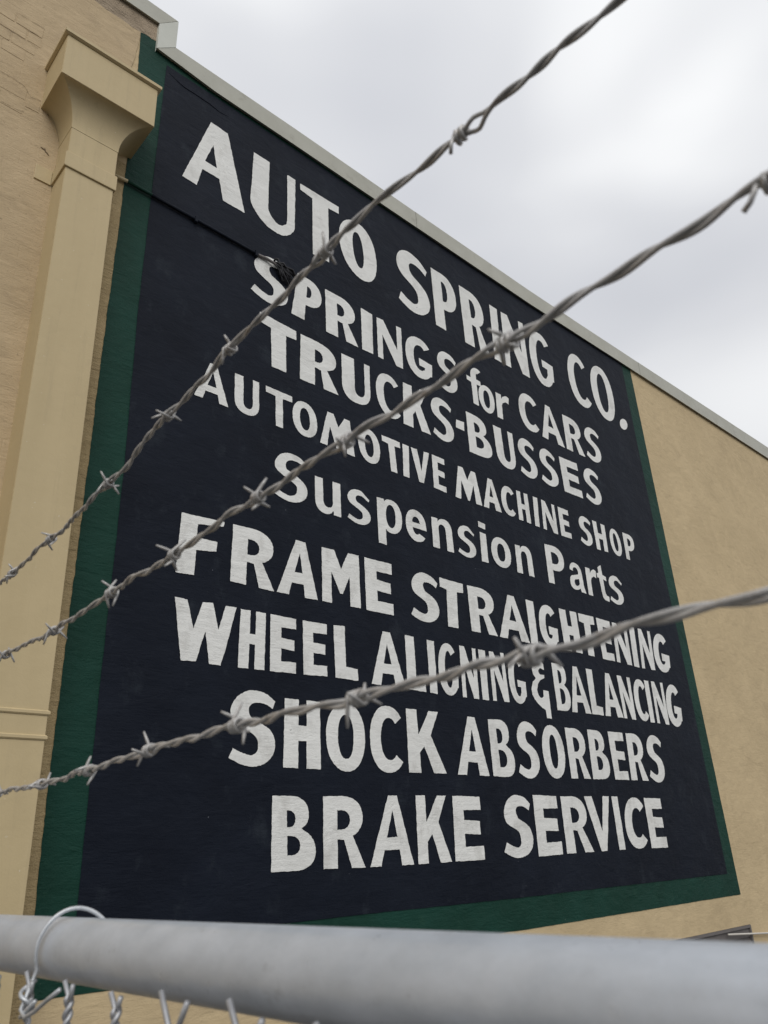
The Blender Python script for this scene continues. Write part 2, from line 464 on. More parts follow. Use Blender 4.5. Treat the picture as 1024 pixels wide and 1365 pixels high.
# coved capital: concave profile swept round three sides
def wrap(bm, prof, x0, x1, y0, yb):
    """prof: (outset, z) from bottom up; mitred round left, front, right"""
    rows = []
    for o_, z in prof:
        ol = o_ if not isinstance(o_, tuple) else o_[0]
        of = o_ if not isinstance(o_, tuple) else o_[1]
        orr = o_ if not isinstance(o_, tuple) else o_[2]
        rows.append([bm.verts.new(p) for p in ((x0 - ol, yb, z), (x0 - ol, y0 - of, z), (x1 + orr, y0 - of, z), (x1 + orr, yb, z))])
    for a, b in zip(rows, rows[1:]):
        for k in range(3): bm.faces.new((a[k], a[k + 1], b[k + 1], b[k]))
    bm.faces.new(rows[0][::-1]); bm.faces.new(rows[-1])
    bmesh.ops.recalc_face_normals(bm, faces=bm.faces)
bm = bmesh.new()
prof = [(0.002, Zc(4.962))]
zb, zt = 4.964, 5.25
for i in range(25):
    a = PI / 2 * i / 24
    q = 1 - math.cos(a); z = zb + (zt - zb) * math.sin(a)
    prof.append(((.002 + .160 * q, .002 + .145 * q, .002 + .190 * q), Zc(z)))
wrap(bm, prof, SX0, SX1, SY, WY - .001)
o = PB('coved_bell', bm, smooth=True)
bpy.context.view_layer.update()
for p in o.data.polygons: p.use_smooth = False
bm = bmesh.new(); wrap(bm, [((.168, .150, .198), Zc(5.25)), ((.168, .150, .198), Zc(5.655))], SX0, SX1, SY, WY - .001)
bmesh.ops.bevel(bm, geom=[e for e in bm.edges], offset=.004, segments=2, affect='EDGES')
PB('abacus', bm)
bm = bmesh.new(); wrap(bm, [((.174, .154, .203), Zc(5.655)), ((.192, .172, .222), Zc(5.666)), ((.192, .172, .222), Zc(5.695)), ((.12, .10, .15), Zc(5.712))], SX0, SX1, SY, WY - .001)
PB('abacus_lip', bm)
# neck band, returning along the wall
bm = bmesh.new(); wrap(bm, [(.012, Zc(4.575)), (.014, Zc(4.58)), (.014, Zc(4.708)), (.011, Zc(4.713))], SX0, SX1, SY, WY - .018)
PB('neck_band', bm)
bm = bmesh.new(); box(bm, 1.075, SX0 - .0145, WY - .017, WY - .001, Zc(4.572), Zc(4.706), .003); PB('wall_band', bm)
bm = bmesh.new(); box(bm, SX1 + .0145, 1.62, WY - .017, WY - .001, Zc(4.572), Zc(4.706), .003); PB('wall_band', bm)
for zc in (.797, .668):
    bm = bmesh.new(); wrap(bm, [(.004, Zc(zc - .013)), (.009, Zc(zc - .006)), (.009, Zc(zc + .008)), (.002, Zc(zc + .014))], SX0, SX1, SY, WY - .001)
    PB('moulding', bm)
bm = bmesh.new(); wrap(bm, [(.04, .0), (.04, .42), (.004, .46)], SX0, SX1, SY, WY - .001); PB('plinth', bm)

# roof flashing ------------------------------------------------------------
FS = 4.57 / 4.55
def band(name, pts_low, pts_high, y0=WY - .03, y1=WY + .24):
    bm = bmesh.new()
    pts_low = [(x, z * FS) for x, z in pts_low]; pts_high = [(x, z * FS) for x, z in pts_high]
    fl = [bm.verts.new((x, y0, Zc(z))) for x, z in pts_low]; fh = [bm.verts.new((x, y0, Zc(z))) for x, z in pts_high]
    bl = [bm.verts.new((x, WY - .004, Zc(z) + .012)) for x, z in pts_low]; bh = [bm.verts.new((x, y1, Zc(z) + .008)) for x, z in pts_high]
    ll = [bm.verts.new((x, y0 - .008, Zc(z) - .006)) for x, z in pts_low]
    for i in range(len(pts_low) - 1):
        bm.faces.new((fl[i], fl[i + 1], fh[i + 1], fh[i]))
        bm.faces.new((fh[i], fh[i + 1], bh[i + 1], bh[i]))
        bm.faces.new((ll[i], ll[i + 1], fl[i + 1], fl[i]))
        bm.faces.new((bl[i], bl[i + 1], ll[i + 1], ll[i]))
    return B(name, bm, MAT['flashing'])
low = [(1.861, 6.632), (2.45, 6.572), (3.38, 6.562), (5.22, 6.532), (7.2, 6.503), (9.58, 6.538), (14.46, 6.572), (30, 6.572)]
hi = [(2.034, 6.797), (2.46, 6.797), (3.40, 6.797), (5.4, 6.766), (7.4, 6.742), (9.9, 6.780), (14.6, 6.862), (30, 6.862)]
# split in sheets as they are lapped
def at(pts, x):
    for (a, b), (c, d) in zip(pts, pts[1:]):
        if a <= x <= c: return b + (d - b) * (x - a) / (c - a)
    return pts[0][1] if x < pts[0][0] else pts[-1][1]
cuts = [1.861, 5.1, 8.2, 9.93, 13.0, 16.0, 19, 22, 25, 30]
for k, (a, b) in enumerate(zip(cuts, cuts[1:])):
    xs = [a] + [p[0] for p in low if a + .05 < p[0] < b - .05] + [b - .003]
    L_ = [(x, at(low, x)) for x in xs]; Hh = [(x, at(hi, x)) for x in xs]
    if k == 0: Hh[0] = (2.034, 6.797)
    band('flashing', L_, Hh, WY - .03 - (.0015 if k % 2 else 0))
band('flashing', [(-9, 6.963), (1.861, 6.963)], [(-9, 7.158), (2.038, 7.160)])
bm = bmesh.new()                                             # upright flashing at the step
y0 = WY - .0325
p = [(1.866, y0, Zc(6.634 * FS)), (2.040, y0, Zc(6.799 * FS)), (2.044, y0, Zc(7.158 * FS)), (1.866, y0, Zc(6.961 * FS))]
vf = [bm.verts.new(q) for q in p]; bm.faces.new(vf)
vb = [bm.verts.new((2.034, WY + .24, Zc(6.80))), bm.verts.new((2.038, WY + .24, Zc(7.162)))]
bm.faces.new((vf[1], vb[0], vb[1], vf[2]))
vl = [bm.verts.new((1.861, WY - .006, Zc(6.634))), bm.verts.new((1.861, WY - .006, Zc(6.961)))]
bm.faces.new((vf[0], vf[3], vl[1], vl[0]))
bmesh.ops.recalc_face_normals(bm, faces=bm.faces)
o = B('step_flashing', bm, MAT['flashing_light'] if 'flashing_light' in MAT else MAT['flashing'])

# shuttered window low on the wall
bm = bmesh.new(); box(bm, wx0 + .01, wx1 - .01, WY + .02, WY + .05, wz0 + .01, wz1 - .01)
sh = B('window_shutter', bm, MAT['dark_metal'])
for k in range(6):
    z = wz1 - .07 - k * .13
    bm = bmesh.new(); box(bm, wx0 + .012, wx1 - .012, WY + .008, WY + .0195, z - .052, z + .052, .004)
    o = mesh_obj('slat', bm, MAT['dark_metal'], None); o.parent = sh
    o.matrix_parent_inverse = Matrix()
bm = bmesh.new()
for (a, b, c, d) in ((wx0, wx1, wz1 - .03, wz1 - .002), (wx0, wx1, wz0 + .002, wz0 + .03)): box(bm, a + .002, b - .002, WY - .012, WY + .03, c, d)
for (a, b) in ((wx0 + .002, wx0 + .03), (wx1 - .03, wx1 - .002)): box(bm, a, b, WY - .012, WY + .03, wz0 + .031, wz1 - .031)
B('window_frame', bm, MAT['dark_metal'])

# ------------------------------------------------------------------ painted sign on the wall
sign = thing('painted_wall_sign', 'large navy hand painted wall sign with green border advertising auto springs and brakes', 'painted sign')
def SG(name, bm, mat):
    return mesh_obj(name, bm, mat, sign)
rnd = random.Random(11)
gl = [(1.727, 6.348), (1.724, 6.554), (1.714, 6.781)]
border = [(1.707, -.575), (4.0, -.590), (5.817, -.600), (7.8, -.592), (9.667, -.585), (9.662, 2.926), (9.669, 6.64), (7.28, 6.62), (5.26, 6.64), (3.4, 6.67), (1.93, 6.70), (1.87, 6.782),
          (1.82, 6.770), (1.768, 6.784), (1.717, 6.781), (1.724, 6.554), (1.727, 6.348), (1.735, 5.5), (1.728, 5.219), (1.722, 4.34), (1.711, 3.476), (1.707, 2.565), (1.702, 1.577), (1.699, .837), (1.697, .276), (1.706, -.183)]
border = [(x, Zc(z)) for x, z in border]
lp = rag(border[:11], .06, .0018, rnd, False) + rag(border[11:], .022, .0032, rnd, False)
bm = bmesh.new(); sheet(bm, [lp], WY - .004); SG('green_border', bm, MAT['green'])
navy = [(1.93, -.355), (4.075, -.356), (5.764, -.362), (7.6, -.36), (9.438, -.361), (9.444, .483), (9.45, 1.576), (9.440, 2.562), (9.415, 3.511), (9.405, 5.102), (9.419, 6.55), (9.42, 6.572), (7.3, 6.570), (5.254, 6.560), (4.482, 6.548), (3.953, 6.558),
        (3.462, 6.562), (3.007, 6.560), (2.559, 6.565), (2.281, 6.565), (1.98, 6.565), (1.975, 6.3), (1.962, 5.5), (1.951, 4.836), (1.938, 3.83), (1.95, 2.573), (1.942, 1.8), (1.932, 1.091), (1.927, .131)]
bm = bmesh.new(); sheet(bm, [rag([(x, Zc(z)) for x, z in navy], .05, .002, rnd)], WY - .008); SG('navy_field', bm, MAT['navy'])

# ---- lettering: every letter outline is laid out in a unit box, then fitted to its place on the wall
def arc(cx, cy, rx, ry, a0, a1, n=2.25, k=None):
    k = k or max(4, int(abs(a1 - a0) / 11))
    res = []
    for i in range(k + 1):
        a = math.radians(a0 + (a1 - a0) * i / k)
        c, s = math.cos(a), math.sin(a)
        res.append((cx + rx * math.copysign(abs(c) ** (2 / n), c), cy + ry * math.copysign(abs(s) ** (2 / n), s)))
    return res
def catmull(P, k=5):
    res = []
    Q = [P[0]] + P + [P[-1]]
    for i in range(1, len(Q) - 2):
        p0, p1, p2, p3 = Q[i - 1], Q[i], Q[i + 1], Q[i + 2]
        for j in range(k):
            t = j / k
            res.append(tuple(.5 * ((2 * p1[d]) + (-p0[d] + p2[d]) * t + (2 * p0[d] - 5 * p1[d] + 4 * p2[d] - p3[d]) * t * t + (-p0[d] + 3 * p1[d] - 3 * p2[d] + p3[d]) * t ** 3) for d in (0, 1)))
    res.append(P[-1]); return res
def pen(P, sx, sy, heavy=1.0):
    """outline of a brush stroke with an elliptical brush sx wide, sy high"""
    L_, R_ = [], []
    for i, p in enumerate(P):
        a = P[max(i - 1, 0)]; b = P[min(i + 1, len(P) - 1)]
        dx, dy = b[0] - a[0], b[1] - a[1]
        nx, ny = -dy / sx, dx / sy           # normal in brush space
        # support of the ellipse in the direction of the normal
        wx, wy = -dy, dx
        q = math.hypot(wx * sx, wy * sy) or 1
        ox, oy = wx * sx * sx / q / 2 * heavy, wy * sy * sy / q / 2 * heavy
        L_.append((p[0] + ox, p[1] + oy)); R_.append((p[0] - ox, p[1] - oy))
    return L_ + R_[::-1]

def bowlhole(xl, xr, yb_, yt):
    xm = xl + (xr - xl) * .30; r = (yt - yb_) / 2
    return [(xl, yb_), (xl, yt)] + arc(xm, yb_ + r, xr - xm, r, 90, -90, 2.1, 8)

# the two sides of a painted S, pair by pair from the upper to the lower end
S_PAIRS = [(1, .851, .935, .75), (.835, .944, .82, .80), (.695, .986, .695, .828), (.555, 1, .60, .82), (.40, .977, .55, .80), (.243, .911, .515, .77),
           (.143, .808, .508, .735), (.109, .711, .517, .69), (.137, .614, .55, .65), (.227, .537, .60, .614), (.368, .473, .74, .556), (.508, .415, .88, .48),
           (.586, .343, .965, .38), (.595, .256, .985, .275), (.59, .22, .935, .16), (.555, .182, .81, .072), (.50, .16, .664, .02), (.445, .149, .49, 0),
           (.29, .173, .336, .01), (.20, .20, .18, .043), (.087, .236, .0, .101)]

def glyph(ch, w, h, s):
    """returns (outer, [holes]) in the unit box"""
    sl, sr = (s if isinstance(s, tuple) else (s, s)) if s else (.35, .35)
    s = sl
    t = min(.21, max(.10, .80 * sl * w / h))
    if ch == 'O' or ch == 'o':
        return arc(.5, .5, .5, .5, 0, 350, 2.15, 30), [arc(.5, .5, .5 - s, .5 - t * .95, 0, 345, 2.25, 22)]
    if ch == 'C':
        o = arc(.56, .5, .56, .5, 40, 318, 2.15, 26)
        i = arc(.60, .5, .60 - s, .5 - t, 312, 46, 2.15, 20)
        return o + [(x, y) for x, y in i], []
    if ch == 'G':
        o = arc(.52, .5, .52, .5, 42, 318, 2.15, 26)
        o += [(.97, .16), (1.0, .47), (.50, .49), (.50, .49 - t * .95), (1 - s * .95, .485 - t * .95), (1 - s * 1.0, .19 + t * .3)]
        o += arc(.54, .5, .54 - s, .5 - t, 285, 48, 2.2, 18)
        return o, []
    if ch in 'Ss':
        k = min(1.1, s / .355)
        L_, R_ = [], []
        for n_, (a, b, c, d) in enumerate(S_PAIRS):
            off = .075 if 3 <= n_ <= 9 else (.03 if n_ in (2, 10) else 0)
            a -= off; c -= off
            if n_ <= 8: c, d = a + (c - a) * k, b + (d - b) * k
            elif n_ >= 12: a, b = c + (a - c) * k, d + (b - d) * k
            else:
                mx_, my_ = (a + c) / 2, (b + d) / 2; q = .5 + .5 * k
                a, b, c, d = mx_ + (a - mx_) * q, my_ + (b - my_) * q, mx_ + (c - mx_) * q, my_ + (d - my_) * q
            if ch == 's' and n_ < 2: b -= .05; d -= .03; a -= .02
            L_.append((a, b)); R_.append((c, d))
        return catmull(L_, 2) + catmull(R_, 2)[::-1], []
    if ch == 'I': return [(0, 0), (0, 1), (1, 1), (1, 0)], []
    if ch == 'H': return [(0, 0), (0, 1), (s, 1), (s, .5 + t * .55), (1 - s, .5 + t * .55), (1 - s, 1), (1, 1), (1, 0), (1 - s, 0), (1 - s, .5 - t * .5), (s, .5 - t * .5), (s, 0)], []
    if ch == 'E': return [(0, 0), (0, 1), (1, 1), (1, 1 - t * 1.02), (s, 1 - t * 1.05), (s, .515 + t * .5), (.93, .50 + t * .5), (.93, .50 - t * .5), (s, .515 - t * .5), (s, t), (1, t * 1.02), (1, 0)], []
    if ch == 'F': return [(0, 0), (0, 1), (1, 1), (.985, .915), (s * .93, .86), (s * .93, .64), (.88, .62), (.88, .455), (s * .97, .42), (s, 0)], []
    if ch == 'L': return [(0, 0), (0, 1), (s, 1), (s, t * 1.1), (1, t), (1, 0)], []
    if ch == 'T': return [(.5 - s / 2, 0), (.5 - s / 2, 1 - t * 1.05), (0, 1 - t * .95), (0, 1), (1, 1), (1, 1 - t * .95), (.5 + s / 2, 1 - t * 1.05), (.5 + s / 2, 0)], []
    if ch == 'A':
        aw = s * .80; l, r = s * 1.0, s * 1.12
        x0, x1 = .5 - aw / 2, .5 + aw / 2
        ap = .80; yb_, yt = .22, .22 + t * .95
        li = lambda y: l + (.5 - .01 - l) * y / ap
        ri = lambda y: 1 - r - (.5 - .01 - r) * y / ap
        return [(0, 0), (x0, 1), (x1, 1), (1, 0), (1 - r, 0), (ri(yb_), yb_), (li(yb_), yb_), (l, 0)], [[(li(yt), yt), (.5, ap - .02), (ri(yt), yt)]]
    if ch == 'V':
        return [(0, 1), (s, 1), (.5 + .03, .36), (1 - s * .85, 1), (1, 1), (.5 + s * .35, 0), (.5 - s * .40, 0)], []
    if ch == 'N':
        a = s * .74
        return [(0, 0), (0, 1), (a * 1.25, 1), (1 - a, .40), (1 - a, 1), (1, 1), (1, 0), (1 - a * 1.35, 0), (a, .62), (a, 0)], []
    if ch == 'M':
        a = s; vb = sr
        return [(0, 0), (0, 1), (a * 1.35, 1), (.5, .66), (1 - a * 1.25, 1), (1, 1), (1, 0), (1 - a * 1.15, 0), (1 - a * 1.15, .56), (.53, vb), (.46, vb), (a, .58), (a, 0)], []
    if ch == 'K': return [(0, 0), (0, 1), (s, 1), (s, .60), (.70, 1), (1, 1), (.68, .60), (1, 0), (.66, 0), (.46, .42), (s, .31), (s, 0)], []
    if ch == 'U':
        o = [(0, 1), (sl, 1), (sl, .36)] + arc((sl + 1 - sr) / 2, .34, (1 - sr - sl) / 2, .34 - t * .85, 180, 360, 2.2, 10) + [(1 - sr, 1), (1, 1), (1, .34)] + arc(.5, .34, .5, .34, -10, -180, 2.3, 14)
        return o, []
    if ch == 'B':
        o = [(0, 0), (0, 1), (.45, 1)] + arc(.45, .765, .44, .235, 80, -60, 2.3, 9) + arc(.5, .275, .5, .275, 62, -90, 2.3, 12)
        return o, [bowlhole(s, .89 - s * .95, .575, 1 - t * .95), bowlhole(s, 1 - s, t * .95, .49 - t * .15)]
    if ch == 'P':
        o = [(0, 0), (0, 1), (.45, 1)] + arc(.45, .68, .55, .32, 85, -90, 2.2, 13) + [(s, .36), (s, 0)]
        return o, [bowlhole(s, 1 - s * .95, .36 + t * .9, 1 - t * .9)]
    if ch == 'R':
        o = [(0, 0), (0, 1), (.42, 1)] + arc(.42, .70, .54, .30, 85, -52, 2.2, 11) + [(.70, .44), (1, 0), (1 - s * 1.02, 0), (s + .16, .385), (s, .395), (s, 0)]
        return o, [bowlhole(s, .96 - s * .95, .525, 1 - t * .95)]
    if ch == 'f':
        P = [(.90, .90), (.72, .94), (.52, .86), (.48, .68), (.48, .35), (.48, .02)]
        st = pen(catmull(P, 4), s, .13)
        n = len(st) // 2
        L_, R_ = st[:n], st[n:]
        # crossbar joined to the stem on both sides
        def cut(seq, pts):
            for i, p_ in enumerate(seq):
                if p_[1] < .70: return seq[:i] + pts + [q for q in seq[i:] if q[1] < .56]
            return seq
        def cut2(seq, pts):
            a = [q for q in seq if q[1] < .56]; b = [q for q in seq if q[1] > .69]
            return a + pts + b
        Lx = [p[0] for p in L_ if .56 < p[1] < .70][0]; Rx = [p[0] for p in R_ if .56 < p[1] < .70][0]
        big, small = max(Lx, Rx), min(Lx, Rx)
        if Lx > Rx: return cut(L_, [(Lx, .70), (.96, .69), (.96, .57), (Lx, .57)]) + cut2(R_, [(Rx, .57), (0, .60), (0, .72), (Rx, .70)]), []
        return cut(L_, [(Lx, .70), (0, .72), (0, .60), (Lx, .57)]) + cut2(R_, [(Rx, .57), (.96, .57), (.96, .69), (Rx, .70)]), []
    if ch == 'r': return [(0, 0), (0, 1), (s, .98), (s, .82), (s + .13, .93), (.80, 1.0), (1, .96), (.97, .70), (.74, .74), (s + .08, .66), (s, .56), (s, 0)], []
    if ch == 'n': return [(0, 0), (0, .97), (s * .95, .97), (s * .95, .86)] + arc(.62, .66, .38, .34, 128, 0, 2.2, 9) + [(1, 0), (1 - s, 0), (1 - s, .62)] + arc(.5 + .0, .62, .5 - s, .80 - .62, 0, 180, 2.2, 8) + [(s, 0)], []
    if ch == 'u':
        o, _ = glyph('n', w, h, s)
        return [(1 - x, 1 - y) for x, y in o], []
    if ch == 'e':
        a = t * 1.05
        o = arc(.5, .5, .5, .5, -38, -352, 2.15, 26)   # clockwise from the lower right terminal over the left to the bar
        o = [(1, .42) if i == len(o) - 1 else p for i, p in enumerate(o)]
        o += [(s, .42)] + arc(.5, .5, .5 - s, .5 - a, 195, 306, 2.15, 9)
        return o, [[(s + .01, .42 + a * .75), (1 - s * .95, .42 + a * .75)] + arc(.5, .56, .5 - s, .44 - a, 12, 168, 2.2, 10)]
    if ch == 'a':
        o = [(1, 0), (.94, .20), (.95, .66)] + arc(.50, .70, .45, .30, 5, 168, 2.2, 11) + [(.06, .70), (.30, .68)] + arc(.48, .70, .20, .14, 165, 20, 2.1, 5) + [(.66, .62), (.30, .53)] + arc(.30, .28, .30, .25, 100, 270, 2.2, 9) + [(.48, .05), (.66, .12), (.70, 0)]
        return o, [[(.66, .46), (.40, .40)] + arc(.42, .29, .12, .115, 110, 290, 2.1, 6) + [(.62, .24), (.66, .34)]]
    if ch == 'p':
        o = [(0, 0), (0, .98), (s * .9, .98), (s * .92, .92)] + arc(.55, .64, .45, .36, 112, -112, 2.2, 18) + [(s, .34), (s, 0)]
        return o, [arc(.5 + s * .12, .64, .5 - s * .98, .25, 0, 345, 2.2, 16)]
    if ch == 't':
        return [(.20, .74), (0, .72), (0, .60), (.20, .60), (.20, .22), (.26, .06), (.45, 0), (.95, .0), (1, .14), (.74, .15), (.64, .22), (.64, .60), (1, .58), (1, .70), (.64, .72), (.62, 1), (.22, .90)], []
    raise KeyError(ch)

def decross(lp):
    """cut off the small loops an offset outline makes in tight curves"""
    lp = list(lp)
    for _ in range(40):
        n = len(lp); hit = None
        for i in range(n):
            a, b = lp[i], lp[(i + 1) % n]
            for j in range(i + 2, n):
                if i == 0 and j == n - 1: continue
                c, d = lp[j], lp[(j + 1) % n]
                r = (b[0] - a[0], b[1] - a[1]); q = (d[0] - c[0], d[1] - c[1])
                den = r[0] * q[1] - r[1] * q[0]
                if abs(den) < 1e-12: continue
                t = ((c[0] - a[0]) * q[1] - (c[1] - a[1]) * q[0]) / den
                u = ((c[0] - a[0]) * r[1] - (c[1] - a[1]) * r[0]) / den
                if 0 < t < 1 and 0 < u < 1:
                    hit = (i, j, (a[0] + r[0] * t, a[1] + r[1] * t)); break
            if hit: break
        if not hit: break
        i, j, p = hit
        if j - i <= n / 2: lp = lp[:i + 1] + [p] + lp[j + 1:]
        else: lp = lp[i + 1:j + 1] + [p]
    return lp

